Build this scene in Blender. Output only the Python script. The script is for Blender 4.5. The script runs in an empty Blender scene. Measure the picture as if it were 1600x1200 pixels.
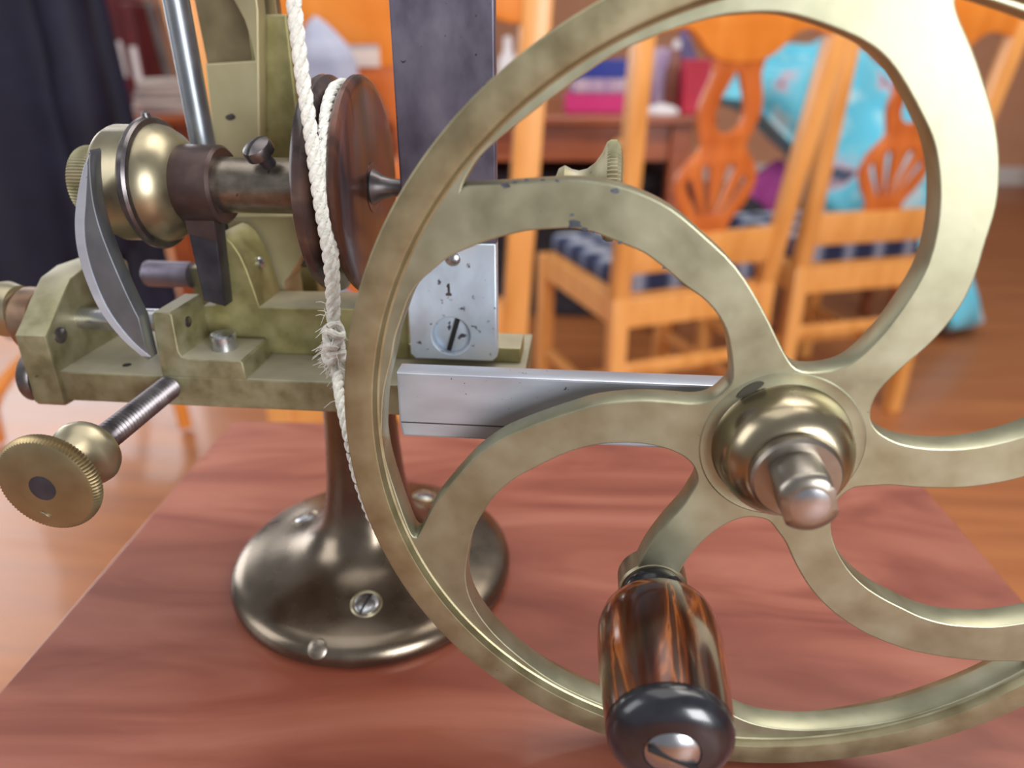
import bpy, bmesh, math, random
from mathutils import Vector, Matrix, Quaternion
random.seed(7)
R = math.radians
S = bpy.context.scene
COL = S.collection
PI = math.pi
BOARD = 0.85                                  # height of the board top above the floor (m)

def W(x, y, z):                               # tool millimetres -> world metres
    return Vector((x/1000, y/1000, (z-9.5)/1000+BOARD))

# ------------------------------------------------------------------ camera, world, lights, exposure
cd = bpy.data.cameras.new('camera'); co = bpy.data.objects.new('camera', cd); COL.objects.link(co)
cd.sensor_width = 36; cd.lens = 1134.5/1600*36
co.location = W(0, 0, 120); co.rotation_euler = (R(90-24.56), 0, R(5.59))
cd.clip_start = 0.005; cd.clip_end = 60
cd.dof.use_dof = True; cd.dof.focus_distance = 0.110; cd.dof.aperture_fstop = 15.5; cd.dof.aperture_blades = 0
S.camera = co
wd = bpy.data.worlds.new('world'); S.world = wd; wd.use_nodes = True
bg = wd.node_tree.nodes['Background']; bg.inputs[0].default_value = (0.84, 0.87, 0.92, 1); bg.inputs[1].default_value = 0.34

def area(name, loc, target, sx, sy, power, color):
    ld = bpy.data.lights.new(name, 'AREA'); ld.shape = 'RECTANGLE'; ld.size = sx; ld.size_y = sy
    ld.energy = power; ld.color = color
    o = bpy.data.objects.new(name, ld); COL.objects.link(o); o.location = loc
    o.rotation_euler = (Vector(target)-Vector(loc)).to_track_quat('-Z', 'Y').to_euler()
    return o
area('window_light_right', (1.55, -2.2, 1.32), (0, 0.1, 0.90), 1.2, 1.25, 88, (0.95, 0.98, 1.0))
area('window_light_left', (-3.3, 3.2, 1.55), (-0.3, 0.5, 0.5), 2.6, 1.7, 84, (0.96, 0.98, 1.0))
area('window_light_side', (-2.1, -0.5, 1.7), (0, 0.3, 0.85), 1.0, 1.3, 16, (0.97, 0.98, 1.0))
area('ceiling_bounce', (-0.2, 0.3, 2.6), (-0.1, 0.15, 0.85), 1.8, 1.8, 17, (1.0, 0.98, 0.95))  # added overhead fill standing in for ceiling bounce, lifts upward faces
area('room_light', (0.9, 0.9, 2.7), (0.5, 2.2, 0.5), 1.6, 1.6, 42, (1.0, 0.95, 0.88))  # unseen overhead area light aimed at the chairs
S.view_settings.view_transform = 'Standard'; S.view_settings.look = 'None'
S.view_settings.exposure = 0.0; S.view_settings.gamma = 1.0; S.view_settings.use_curve_mapping = False

# ------------------------------------------------------------------ materials
def lin(c):
    return tuple(((v/255)/12.92 if v/255 <= .04045 else ((v/255+.055)/1.055)**2.4) for v in c)+(1,)

def mat(name, stops, rough=.5, metal=0., scale=(40, 40, 40), detail=5, bump=0., rvar=.0, coat=0., distort=0., sheen=0., spec=.5, fine=None, dust=0.):
    """noise-driven principled material: stops = [(pos, sRGB)], scale = noise frequency per metre on x, y, z"""
    m = bpy.data.materials.new(name); m.use_nodes = True
    n = m.node_tree.nodes; l = m.node_tree.links; b = n['Principled BSDF']
    b.inputs['Metallic'].default_value = metal; b.inputs['Roughness'].default_value = rough
    b.inputs['Specular IOR Level'].default_value = spec
    b.inputs['Coat Weight'].default_value = coat; b.inputs['Coat Roughness'].default_value = .12
    b.inputs['Sheen Weight'].default_value = sheen
    if len(stops) == 1:
        b.inputs['Base Color'].default_value = lin(stops[0][1])
    tc = n.new('ShaderNodeTexCoord'); mp = n.new('ShaderNodeMapping'); mp.inputs['Scale'].default_value = scale
    l.new(tc.outputs['Object'], mp.inputs['Vector'])
    nz = n.new('ShaderNodeTexNoise'); nz.inputs['Scale'].default_value = 1; nz.inputs['Detail'].default_value = detail
    nz.inputs['Distortion'].default_value = distort
    l.new(mp.outputs[0], nz.inputs['Vector'])
    if len(stops) > 1:
        cr = n.new('ShaderNodeValToRGB'); e = cr.color_ramp.elements
        e[0].position, e[0].color = stops[0][0], lin(stops[0][1])
        e[1].position, e[1].color = stops[-1][0], lin(stops[-1][1])
        for p, c in stops[1:-1]:
            x = e.new(p); x.color = lin(c)
        l.new(nz.outputs['Fac'], cr.inputs[0])
        src = cr.outputs[0]
        if fine:                                # dark pits and specks: (frequency, threshold, sRGB)
            n2 = n.new('ShaderNodeTexNoise'); n2.inputs['Scale'].default_value = fine[0]; n2.inputs['Detail'].default_value = 3
            l.new(tc.outputs['Object'], n2.inputs['Vector'])
            rr = n.new('ShaderNodeMapRange'); rr.inputs[1].default_value = fine[1]; rr.inputs[2].default_value = fine[1]+.06
            l.new(n2.outputs['Fac'], rr.inputs[0])
            mx = n.new('ShaderNodeMix'); mx.data_type = 'RGBA'
            l.new(rr.outputs[0], mx.inputs['Factor']); l.new(src, mx.inputs[6]); mx.inputs[7].default_value = lin(fine[2])
            src = mx.outputs[2]
        if dust:                                # dull dust lying on upward faces
            ge = n.new('ShaderNodeNewGeometry'); sx = n.new('ShaderNodeSeparateXYZ'); l.new(ge.outputs['Normal'], sx.inputs[0])
            dr = n.new('ShaderNodeMapRange'); dr.inputs[1].default_value = .75; dr.inputs[2].default_value = .98; dr.inputs[4].default_value = dust
            l.new(sx.outputs['Z'], dr.inputs[0])
            dm = n.new('ShaderNodeMix'); dm.data_type = 'RGBA'
            l.new(dr.outputs[0], dm.inputs['Factor']); l.new(src, dm.inputs[6]); dm.inputs[7].default_value = lin((186, 178, 160))
            src = dm.outputs[2]
            dt = n.new('ShaderNodeMath'); dt.operation = 'SUBTRACT'; dt.inputs[0].default_value = 1; l.new(dr.outputs[0], dt.inputs[1])
            dz = n.new('ShaderNodeMath'); dz.operation = 'MULTIPLY'; dz.inputs[1].default_value = metal; l.new(dt.outputs[0], dz.inputs[0])
            l.new(dz.outputs[0], b.inputs['Metallic'])
        l.new(src, b.inputs['Base Color'])
    if rvar:
        mr = n.new('ShaderNodeMapRange'); mr.inputs[1].default_value = .3; mr.inputs[2].default_value = .7
        mr.inputs[3].default_value = max(.03, rough-rvar); mr.inputs[4].default_value = min(1, rough+rvar)
        l.new(nz.outputs['Fac'], mr.inputs[0]); l.new(mr.outputs[0], b.inputs['Roughness'])
    if bump:
        bp = n.new('ShaderNodeBump'); bp.inputs['Strength'].default_value = bump; bp.inputs['Distance'].default_value = .0004
        l.new(nz.outputs['Fac'], bp.inputs['Height']); l.new(bp.outputs[0], b.inputs['Normal'])
    return m

BR = mat('dull_brass', [(.30, (124, 118, 88)), (.5, (147, 141, 110)), (.72, (164, 158, 130))], .50, .65, (260, 260, 260), 6, .12, .06, fine=(420, .72, (90, 78, 54)), dust=.6)
BRW = mat('wheel_brass', [(.28, (146, 144, 119)), (.5, (160, 158, 133)), (.74, (171, 169, 146))], .41, .80, (170, 170, 170), 8, .10, .05, fine=(900, .74, (120, 104, 74)))
BRR = mat('rim_brass', [(.28, (134, 124, 95)), (.5, (151, 142, 112)), (.74, (164, 156, 128))], .38, .8, (200, 200, 200), 8, .10, .05, fine=(900, .73, (112, 92, 62)))
BRP = mat('polished_brass', [(.3, (150, 140, 116)), (.7, (170, 160, 134))], .36, .92, (160, 160, 160), 6, .05, .06)
KNB = mat('knob_brass', [(.3, (138, 124, 94)), (.7, (158, 142, 110))], .40, .85, (160, 160, 160), 6, .05, .06)
PED = mat('bronzed_brass', [(.3, (106, 95, 82)), (.6, (122, 110, 96)), (.8, (132, 120, 106))], .27, .95, (110, 110, 110), 5, .03, .05)
HUB = mat('hub_brass', [(.3, (150, 138, 114)), (.7, (168, 156, 132))], .25, .95, (110, 110, 110), 5, .03, .05)
GBR = mat('greenish_brass', [(.3, (126, 118, 76)), (.5, (150, 142, 97)), (.72, (168, 160, 116))], .52, .6, (220, 220, 220), 6, .12, .05, fine=(480, .70, (130, 98, 44)), dust=.6)
CRB = mat('cream_brass', [(.3, (156, 146, 112)), (.6, (176, 165, 130)), (.8, (188, 178, 144))], .55, .6, (90, 90, 60), 6, .08, .05)
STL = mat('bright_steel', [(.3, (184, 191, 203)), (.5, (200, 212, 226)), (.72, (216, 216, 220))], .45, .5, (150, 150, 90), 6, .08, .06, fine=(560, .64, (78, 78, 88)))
BAR = mat('bar_steel', [(.3, (178, 182, 194)), (.7, (200, 204, 214))], .40, .62, (60, 200, 200), 6, .06, .05, fine=(1100, .71, (100, 100, 108)))
HKS = mat('blade_steel', [(.3, (120, 124, 130)), (.7, (146, 150, 156))], .40, .85, (120, 120, 120), 6, .06, .06)
PGST = mat('purple_grey_steel', [(.3, (98, 92, 108)), (.5, (118, 112, 128)), (.75, (136, 130, 144))], .45, .7, (200, 200, 120), 7, .08, .06, fine=(700, .69, (70, 60, 70)))
DST = mat('dark_steel', [(.3, (88, 82, 84)), (.7, (122, 116, 116))], .36, .9, (300, 300, 300), 5, .08, .06)
SLV = mat('sleeve_steel', [(.3, (112, 104, 94)), (.6, (146, 136, 124)), (.8, (168, 160, 150))], .34, .9, (260, 420, 420), 6, .08, .06, fine=(900, .68, (70, 58, 52)))
COP = mat('dark_bronze', [(.3, (60, 46, 44)), (.6, (82, 66, 64)), (.8, (100, 84, 80))], .42, .6, (180, 180, 180), 6, .08, .06)
BLK = mat('black_steel', [(.3, (48, 46, 52)), (.7, (72, 69, 76))], .45, .6, (200, 200, 200), 5, .08, .05)
NICK = mat('nickel', [(.3, (166, 168, 174)), (.7, (198, 198, 200))], .26, .95, (200, 200, 200), 5, .04, .06)
SHAFT = mat('shaft_steel', [(.3, (140, 132, 122)), (.7, (166, 158, 148))], .34, .95, (200, 200, 200), 5, .05, .06)
DARK = mat('slot_black', [(0, (22, 20, 22))], .7)
CHIP = mat('chipped_lacquer', [(.3, (56, 58, 66)), (.7, (96, 102, 112))], .5, .3, (900, 900, 900))
PUL = mat('rosewood', [(.32, (30, 18, 16)), (.46, (76, 42, 30)), (.6, (100, 56, 38)), (.72, (40, 24, 20))], .42, 0., (40, 170, 26), 5, .08, .06, .35, .8)
PULR = mat('rosewood_rim', [(.3, (34, 24, 26)), (.55, (66, 48, 44)), (.75, (104, 76, 62))], .3, 0., (120, 160, 160), 5, .08, .06, .4, .4)
HND = mat('cocobolo', [(.34, (30, 13, 8)), (.46, (70, 31, 14)), (.53, (106, 50, 20)), (.575, (168, 92, 38)), (.60, (84, 38, 16)), (.72, (28, 12, 8))], .22, 0., (300, 45, 220), 7, .04, .04, .9, .8)
EBN = mat('ebony', [(.3, (20, 20, 26)), (.7, (38, 38, 46))], .24, 0., (200, 200, 200), 5, .06, .06, .4)
BRD = mat('board_wood', [(.28, (118, 56, 40)), (.42, (138, 72, 54)), (.54, (152, 85, 65)), (.66, (162, 97, 77)), (.80, (130, 64, 46))], .40, 0., (10, 42, 40), 8, .06, .07, .35, 2.2)
STR = mat('white_cord', [(.3, (206, 204, 194)), (.7, (240, 238, 230))], .85, 0., (1500, 1500, 1500), 3, .3, sheen=.3)
HON = mat('honey_pine', [(.3, (206, 138, 68)), (.5, (222, 154, 82)), (.75, (232, 168, 98))], .42, 0., (30, 30, 4), 5, .05, .05, .2)
ORG = mat('orange_pine', [(.3, (216, 122, 40)), (.55, (230, 140, 54)), (.75, (238, 154, 68))], .4, 0., (24, 24, 5), 5, .05, .05, .25)
SPL = mat('burnt_orange_pine', [(.3, (182, 90, 36)), (.55, (200, 106, 46)), (.75, (212, 122, 58))], .4, 0., (24, 24, 5), 5, .05, .05, .25)
TBL = mat('table_mahogany', [(.3, (124, 58, 30)), (.55, (164, 84, 44)), (.75, (186, 102, 58))], .34, 0., (3, 26, 26), 5, .04, .05, .3)
FLR = mat('floor_oak', [(.28, (152, 90, 50)), (.45, (170, 104, 60)), (.6, (182, 115, 68)), (.78, (164, 98, 56))], .5, 0., (1.2, 16, 8), 6, .05, .06, .2)
WAL = mat('salmon_plaster', [(.3, (204, 146, 112)), (.7, (212, 156, 122))], .85, 0., (6, 6, 6))
WHT = mat('white_paint', [(.3, (216, 210, 204)), (.7, (228, 222, 216))], .6, 0., (6, 6, 6))
NAVY = mat('navy_cloth', [(.3, (18, 18, 34)), (.6, (26, 26, 46)), (.8, (34, 36, 58))], .62, 0., (12, 12, 12), 4, .1, .05, spec=.3)
TURQ = mat('turquoise_quilt', [(.30, (70, 84, 108)), (.345, (206, 176, 194)), (.40, (120, 208, 232)), (.56, (92, 198, 228)), (.64, (176, 226, 238)), (.70, (214, 196, 210)), (.75, (120, 130, 150))], .85, 0., (6.2, 6.2, 6.2), 3, .1, sheen=.2)
PURP = mat('purple_cloth', [(.3, (150, 50, 130)), (.7, (184, 84, 160))], .85, 0., (30, 30, 30))
BLKC = mat('black_cloth', [(.3, (24, 22, 30)), (.7, (50, 46, 56))], .8, 0., (30, 30, 30))
GRYB = mat('grey_cloth', [(.3, (140, 143, 164)), (.7, (168, 171, 188))], .85, 0., (16, 16, 40))
WHP = mat('white_card', [(0, (226, 220, 222))], .7)
BLUE = mat('blue_plastic', [(0, (20, 44, 150))], .4)
MAGE = mat('magenta_plastic', [(0, (206, 40, 120))], .5)
CRIM = mat('crimson_card', [(.3, (176, 26, 56)), (.7, (196, 40, 70))], .5, 0., (9, 9, 9))
VIOL = mat('violet_nylon', [(.3, (56, 44, 78)), (.7, (104, 88, 140))], .6, 0., (20, 20, 20))
MARN = mat('maroon_cover', [(.3, (78, 14, 22)), (.7, (112, 26, 34))], .5, 0., (9, 9, 9))
GRYW = mat('grey_wood', [(.3, (92, 84, 84)), (.7, (130, 120, 118))], .6, 0., (9, 9, 9))
TEAL = mat('teal_rubber', [(0, (24, 132, 158))], .5)
CARD = mat('orange_card', [(.3, (206, 106, 34)), (.7, (222, 122, 46))], .6, 0., (9, 9, 9))
PAPR = mat('newsprint', [(.38, (150, 142, 146)), (.5, (200, 182, 172)), (.62, (214, 204, 198))], .8, 0., (4, 12, 60))
LILA = mat('lilac_card', [(.3, (150, 120, 170)), (.7, (206, 186, 196))], .6, 0., (40, 9, 9))
BRNB = mat('brown_bottle', [(.3, (128, 70, 52)), (.7, (170, 104, 84))], .4, 0., (9, 9, 9))
GRN = mat('green_leaf', [(.3, (84, 124, 40)), (.7, (120, 156, 60))], .6, 0., (9, 9, 9))

def plaid():
    m = bpy.data.materials.new('blue_plaid'); m.use_nodes = True
    n = m.node_tree.nodes; l = m.node_tree.links; b = n['Principled BSDF']; b.inputs['Roughness'].default_value = .9
    tc = n.new('ShaderNodeTexCoord'); fac = []
    for ax in ('X', 'Y'):
        w = n.new('ShaderNodeTexWave'); w.bands_direction = ax; w.inputs['Scale'].default_value = 3.4; w.inputs['Distortion'].default_value = .6
        l.new(tc.outputs['Object'], w.inputs['Vector']); fac.append(w)
    a = n.new('ShaderNodeMath'); a.operation = 'ADD'; l.new(fac[0].outputs['Fac'], a.inputs[0]); l.new(fac[1].outputs['Fac'], a.inputs[1])
    h = n.new('ShaderNodeMath'); h.operation = 'MULTIPLY'; h.inputs[1].default_value = .5; l.new(a.outputs[0], h.inputs[0])
    cr = n.new('ShaderNodeValToRGB'); e = cr.color_ramp.elements
    e[0].position = .32; e[0].color = lin((36, 44, 76)); e[1].position = .68; e[1].color = lin((168, 172, 186))
    x = e.new(.48); x.color = lin((92, 104, 132))
    l.new(h.outputs[0], cr.inputs[0]); l.new(cr.outputs[0], b.inputs['Base Color'])
    return m
PLD = plaid()

# ------------------------------------------------------------------ object helpers
def empty(name, loc, label=None, cat=None, rz=0., group=None, parent=None):
    o = bpy.data.objects.new(name, None); COL.objects.link(o); o.location = loc; o.rotation_euler = (0, 0, rz)
    o.empty_display_size = .02
    if label: o['label'] = label
    if cat: o['category'] = cat
    if group: o['group'] = group
    if parent: o.parent = parent
    return o

def tag(o, label, cat, group=None):
    o['label'] = label; o['category'] = cat
    if group: o['group'] = group
    return o

ORIG = {}
def flat_caps(me):
    """sharp edges around the big plane faces, so that they shade flat"""
    ax = me['flat']
    big = (lambda n: max(map(abs, n)) > .9993) if ax == 4 else (lambda n: abs(n[ax-1]) > .9993)
    bm = bmesh.new(); bm.from_mesh(me)
    for e in bm.edges:
        if len(e.link_faces) == 2:
            a, b = e.link_faces[0].normal, e.link_faces[1].normal
            if a.dot(b) < .9985 and (big(a) or big(b)): e.smooth = False
    for f in bm.faces:
        if big(f.normal) or f.calc_area() < 1e-14: f.smooth = False
    bm.to_mesh(me); bm.free()

def link(name, me, m, parent=None, origin=None, label=None, kind=None, sharp=35):
    """me is in the coordinates of parent's space (or world); origin shifts the object origin there"""
    if m is not None and not me.materials: me.materials.append(m)
    me.shade_smooth()
    me.set_sharp_from_angle(angle=R(sharp))
    if me.get('flat'): flat_caps(me)
    o = bpy.data.objects.new(name, me); COL.objects.link(o)
    if parent is not None: o.parent = parent
    if origin is not None:
        me.transform(Matrix.Translation(-Vector(origin))); o.location = origin
    if label: o['label'] = label
    if kind: o['kind'] = kind
    return o

def tool(name, me, m, parent, label=None, kind=None, sharp=35):
    """mesh in tool millimetres, child of parent (any depth); converts to metres relative to the tool empty"""
    me.transform(Matrix.Diagonal((.001, .001, .001, 1)))
    base = Vector((TB.x/1, TB.y/1, TB.z/1))
    me.transform(Matrix.Translation(Vector((0, 0, -.0095+BOARD))-base))
    return link(name, me, m, parent, None, label, kind, sharp)

def frommesh(v, f, name='mesh'):
    me = bpy.data.meshes.new(name); me.from_pydata([tuple(p) for p in v], [], f); me.update()
    return me

def clean(me):
    bm = bmesh.new(); bm.from_mesh(me); bmesh.ops.recalc_face_normals(bm, faces=bm.faces); bm.to_mesh(me); bm.free(); return me

def lathe(profile, org, axis, seg=64, knurl=None, closed=False, flats=None):
    """profile = [(r, t)]; t measured along axis from org. knurl={index:(teeth, depth)}; flats=(count, r, tmin) clips radius"""
    ax = Vector(axis).normalized(); q = Vector((0, 0, 1)).rotation_difference(ax)
    v = []; f = []; n = len(profile)
    for i, (r, t) in enumerate(profile):
        for k in range(seg):
            a = 2*PI*k/seg; rr = r
            if knurl and i in knurl:
                rr = r*(1+knurl[i]*(1 if k % 2 else -1))
            p = q @ Vector((rr*math.cos(a), rr*math.sin(a), t))
            v.append(Vector(org)+p)
    rng = n if closed else n-1
    for i in range(rng):
        j = (i+1) % n
        for k in range(seg):
            k2 = (k+1) % seg
            f.append((i*seg+k, i*seg+k2, j*seg+k2, j*seg+k))
    if not closed:
        if profile[0][0] > 1e-6: f.append(tuple(range(seg))[::-1])
        if profile[-1][0] > 1e-6: f.append(tuple((n-1)*seg+k for k in range(seg)))
    me = frommesh(v, f); bm = bmesh.new(); bm.from_mesh(me)
    bmesh.ops.remove_doubles(bm, verts=bm.verts, dist=1e-5)
    bmesh.ops.recalc_face_normals(bm, faces=bm.faces); bm.to_mesh(me); bm.free()
    return me

def extr(outlines, t0, t1, frame='XZ', bevel=0., res=1):
    """prism of 2-D outlines (later ones are holes) between t0 and t1, rounded by bevel"""
    cu = bpy.data.curves.new('c', 'CURVE'); cu.dimensions = '2D'; cu.fill_mode = 'BOTH'
    for pts in outlines:
        sp = cu.splines.new('POLY'); sp.points.add(len(pts)-1)
        for p, (a, b) in zip(sp.points, pts): p.co = (a, b, 0, 1)
        sp.use_cyclic_u = True
    cu.extrude = abs(t1-t0)/2-bevel; cu.bevel_depth = bevel; cu.bevel_resolution = res; cu.offset = -bevel
    o = bpy.data.objects.new('c', cu); COL.objects.link(o)
    dg = bpy.context.evaluated_depsgraph_get(); dg.update()
    me = bpy.data.meshes.new_from_object(o.evaluated_get(dg))
    bpy.data.objects.remove(o); bpy.data.curves.remove(cu)
    mid = (t0+t1)/2
    for v in me.vertices:
        a, b, t = v.co
        v.co = {'XZ': (a, mid+t, b), 'YZ': (mid+t, a, b), 'XY': (a, b, mid+t)}[frame]
    bm = bmesh.new(); bm.from_mesh(me); bmesh.ops.remove_doubles(bm, verts=bm.verts, dist=1e-6)
    bmesh.ops.recalc_face_normals(bm, faces=bm.faces); bm.to_mesh(me); bm.free()
    me.materials.clear(); me['flat'] = {'XZ': 2, 'YZ': 1, 'XY': 3}[frame]
    return me

def box(x0, x1, y0, y1, z0, z1, bevel=0., seg=2):
    bm = bmesh.new(); bmesh.ops.create_cube(bm, size=1)
    for v in bm.verts:
        v.co = ((x0+x1)/2+v.co.x*(x1-x0), (y0+y1)/2+v.co.y*(y1-y0), (z0+z1)/2+v.co.z*(z1-z0))
    if bevel: bmesh.ops.bevel(bm, geom=bm.edges[:], offset=bevel, segments=seg, affect='EDGES', profile=.5)
    me = bpy.data.meshes.new('box'); bm.to_mesh(me); bm.free(); me['flat'] = 4; return me

def join(*ms):
    bm = bmesh.new()
    for m in ms: bm.from_mesh(m)
    me = bpy.data.meshes.new('joined'); bm.to_mesh(me); bm.free()
    fl = [m.get('flat') for m in ms if m.get('flat')]
    if fl: me['flat'] = fl[0]
    return me

def tube(pts, rad, seg=10, cap=True):
    """tube along points; rad is a number or a list"""
    pts = [Vector(p) for p in pts]; n = len(pts); v = []; f = []
    rad = rad if isinstance(rad, (list, tuple)) else [rad]*n
    up = Vector((0.13, 0.2, 1)).normalized()
    for i, p in enumerate(pts):
        d = (pts[min(i+1, n-1)]-pts[max(i-1, 0)]).normalized()
        a = d.cross(up)
        if a.length < 1e-4: a = d.cross(Vector((1, 0, 0)))
        a.normalize(); b = d.cross(a).normalized(); up = b if False else up
        for k in range(seg):
            th = 2*PI*k/seg
            v.append(p+(a*math.cos(th)+b*math.sin(th))*rad[i])
    for i in range(n-1):
        for k in range(seg):
            k2 = (k+1) % seg
            f.append((i*seg+k, i*seg+k2, (i+1)*seg+k2, (i+1)*seg+k))
    if cap: f += [tuple(range(seg))[::-1], tuple((n-1)*seg+k for k in range(seg))]
    return clean(frommesh(v, f))

def spline(pts, n):
    """Catmull-Rom through points"""
    P = [Vector(p) for p in pts]; P = [P[0]*2-P[1]]+P+[P[-1]*2-P[-2]]; out = []
    for i in range(1, len(P)-2):
        for k in range(n):
            t = k/n; a, b, c, d = P[i-1:i+3]
            out.append(.5*((2*b)+(c-a)*t+(2*a-5*b+4*c-d)*t*t+(3*b-a-3*c+d)*t**3))
    out.append(P[-2]); return out

def smooth2(pts, n=4):
    """closed Catmull-Rom for 2-D outlines"""
    m = len(pts); out = []
    for i in range(m):
        a, b, c, d = (Vector((*pts[(i+k-1) % m], 0)) for k in range(4))
        for k in range(n):
            t = k/n; p = .5*((2*b)+(c-a)*t+(2*a-5*b+4*c-d)*t*t+(3*b-a-3*c+d)*t**3); out.append((p.x, p.y))
    return out

def screw_head(cx, cz, y, r, ang, h=.9, dome=.4, axis=(0, -1, 0), org=None):
    """slotted head: returns (head mesh, slot mesh) on an axis; org overrides the centre"""
    o = Vector(org if org else (cx, y, cz)); ax = Vector(axis).normalized()
    hd = lathe([(r, 0), (r, h*.7), (r*.93, h), (r*.5, h+dome*.7), (0, h+dome)], o, ax, 32)
    q = Vector((0, 0, 1)).rotation_difference(ax) @ Quaternion((0, 0, 1), ang)
    ends = [(-r*1.005, h*.2), (r*1.005, h*.2)]
    top = [(r*1.005, h*.7+.02), (r*.94, h+.02), (r*.5, h+dome*.7+.03), (0, h+dome+.03), (-r*.5, h+dome*.7+.03), (-r*.94, h+.02), (-r*1.005, h*.7+.02)]
    sl = extr([ends+top], -r*.11, r*.11, 'XZ')
    sl.transform(Matrix.Translation(o) @ q.to_matrix().to_4x4())
    return hd, sl

# ------------------------------------------------------------------ the setting
def struct(name, me, m):
    o = link(name, me, m); o['kind'] = 'structure'; return o
struct('floor', box(-5, 6.5, -2.5, 6.3, -.05, 0), FLR)
struct('wall_back', box(-5, 6.5, 6.25, 6.4, 0, 2.7), WAL)
struct('baseboard_back', box(-5, 6.5, 6.22, 6.25, 0, .14, .006), WHT)
struct('wall_right', box(6.5, 6.62, -2.5, 6.4, 0, 2.7), WAL)

# ------------------------------------------------------------------ the stand with the board
st = empty('work_stand', (0, .12, 0), 'red-brown varnished wooden board under the brass hand-wheel tool', 'stand', R(3.1))
def stand(name, me, m): return link(name, me, m, st)
stand('board', box(-.1080, .1010, -.075, .0885, BOARD-.022, BOARD, .0003, 2), BRD)
for sx in (-1, 1):
    for sy in (-1, 1):
        stand('leg', box(-.004+sx*.08-.014, -.004+sx*.08+.014, .005+sy*.055-.014, .005+sy*.055+.014, 0, BOARD-.022, .003), TBL)
for sy in (-1, 1):
    stand('apron', box(-.070, .062, .005+sy*.055-.008, .005+sy*.055+.008, BOARD-.075, BOARD-.022, .002), TBL)

# ------------------------------------------------------------------ the brass tool
TB = W(-45.6, 134, 9.5)
T = empty('clockmaker_tool', TB, 'antique brass hand-cranked tool with big curved-spoke wheel on round pedestal', 'machine')

# pedestal: flared foot, neck up to the bed
PC = (-45.6, 134, 9.5)
ped = tool('pedestal', lathe([(30.8, 0), (31.6, .9), (31.8, 2.2), (31.4, 3.6), (30.2, 4.8), (28.0, 5.7), (24.0, 6.8), (19.5, 8.0), (15.6, 9.6), (12.6, 12.0), (10.6, 15.2), (9.3, 19.6), (8.5, 25), (8.0, 32), (7.6, 40), (7.4, 50.9)], PC, (0, 0, 1), 96), PED, T)
for k, (sx, sy, sz, an) in enumerate(((-41.1, 113.3, 16, 75), (-64.0, 140.7, 17, 20), (-37.3, 153.7, 17, 160))):
    o = Vector((sx, sy, 0)); rad = (o-Vector((PC[0], PC[1], 0))); rr = rad.length; rad.normalize()
    prof = [(30.8, 0), (31.6, .9), (31.8, 2.2), (31.4, 3.6), (30.2, 4.8), (28.0, 5.7), (24.0, 6.8), (19.5, 8.0), (15.6, 9.6), (12.6, 12.0)]
    zz = next(b[1]+(a[1]-b[1])*(rr-b[0])/(a[0]-b[0]) for a, b in zip(prof[3:], prof[4:]) if b[0] <= rr <= a[0])
    o.z = PC[2]+zz
    nrm = Vector((.28*rad.x, .28*rad.y, 1)).normalized()
    tool('screw_seat', lathe([(3.3, -1.2), (3.25, .1), (3.0, .3), (2.6, .1)], o, nrm, 32), BRP, ped)
    hd, sl = screw_head(0, 0, 0, 2.4, R(an), .4, .3, nrm, o)
    tool('foot_screw', hd, NICK, ped); tool('screw_slot', sl, DARK, ped)
o = Vector((-48.4, 103.6, 13.6))
tool('index_stud', lathe([(2.0, -1.2), (2.0, .3), (1.6, .6), (0, .7)], o, (-.05, -.75, .66), 24), SLV, ped)

# bed
bed = tool('bed', box(-95.5, -9.5, 114, 142, 60.5, 66.5, .35), BR, T)
tool('bed_stain', lathe([(0.9, -.1), (.8, .06), (0, .08)], (-84.3, 118, 66.5), (0, 0, 1), 12), DARK, bed)
tool('bar_spacer', box(-25, -14, 100.9, 114.2, 66.2, 70.4, .3), DST, T)
# wheel support bar
pts = [(-27.0, 68.3), (-26.9, 76.4), (28, 76.4)]
pts += [(28+5.4*math.cos(a), 71.05+5.35*math.sin(a)) for a in [R(80-20*k) for k in range(9)]]
pts += [(28, 65.7), (-26.6, 65.7)]
bar = tool('support_bar', extr([pts], 97.2, 101.2, 'XZ', .35), BAR, T)
tool('scribed_line', box(-26.6, 24, 97.12, 97.3, 68.1, 68.28), DST, bar)

# upright plate: darker purple-grey upper piece, paler steel lower piece
pl = tool('upright_plate', extr([[(-31.05, 90), (-31.05, 158), (-14.75, 158), (-14.75, 90)]], 123, 126, 'XZ', .35), PGST, T)
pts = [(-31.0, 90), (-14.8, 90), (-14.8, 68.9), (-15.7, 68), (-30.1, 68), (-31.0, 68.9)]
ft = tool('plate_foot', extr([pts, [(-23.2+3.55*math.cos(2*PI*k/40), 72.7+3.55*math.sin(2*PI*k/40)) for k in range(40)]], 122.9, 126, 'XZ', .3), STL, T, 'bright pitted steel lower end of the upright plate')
hd, sl = screw_head(0, 0, 0, 3.5, R(0), .3, .15, (0, -1, 0), (-23.2, 124.6, 72.7))
tool('slotted_screw', hd, STL, ft)
sl = box(-.42, .42, 123.0, 124.4, -3.2, 3.2); sl.transform(Matrix.Translation((-23.0, 0.8, 72.6)) @ Matrix.Rotation(R(17), 4, 'Y')); tool('screw_slot', sl, DARK, ft)
tool('pin_head', lathe([(1.35, 0), (1.35, .3), (.8, .75), (0, .85)], (-22.4, 123, 87.2), (0, -1, 0), 24), NICK, ft)
mk = extr([[(-23.75, 82.1), (-23.5, 82.6), (-23.15, 82.7), (-23.1, 81.0), (-22.85, 80.8), (-22.85, 80.4), (-23.9, 80.4), (-23.9, 80.8), (-23.55, 81.0), (-23.55, 81.9)]], 122.84, 122.96, 'XZ')
tool('stamped_mark', mk, DST, ft)

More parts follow.
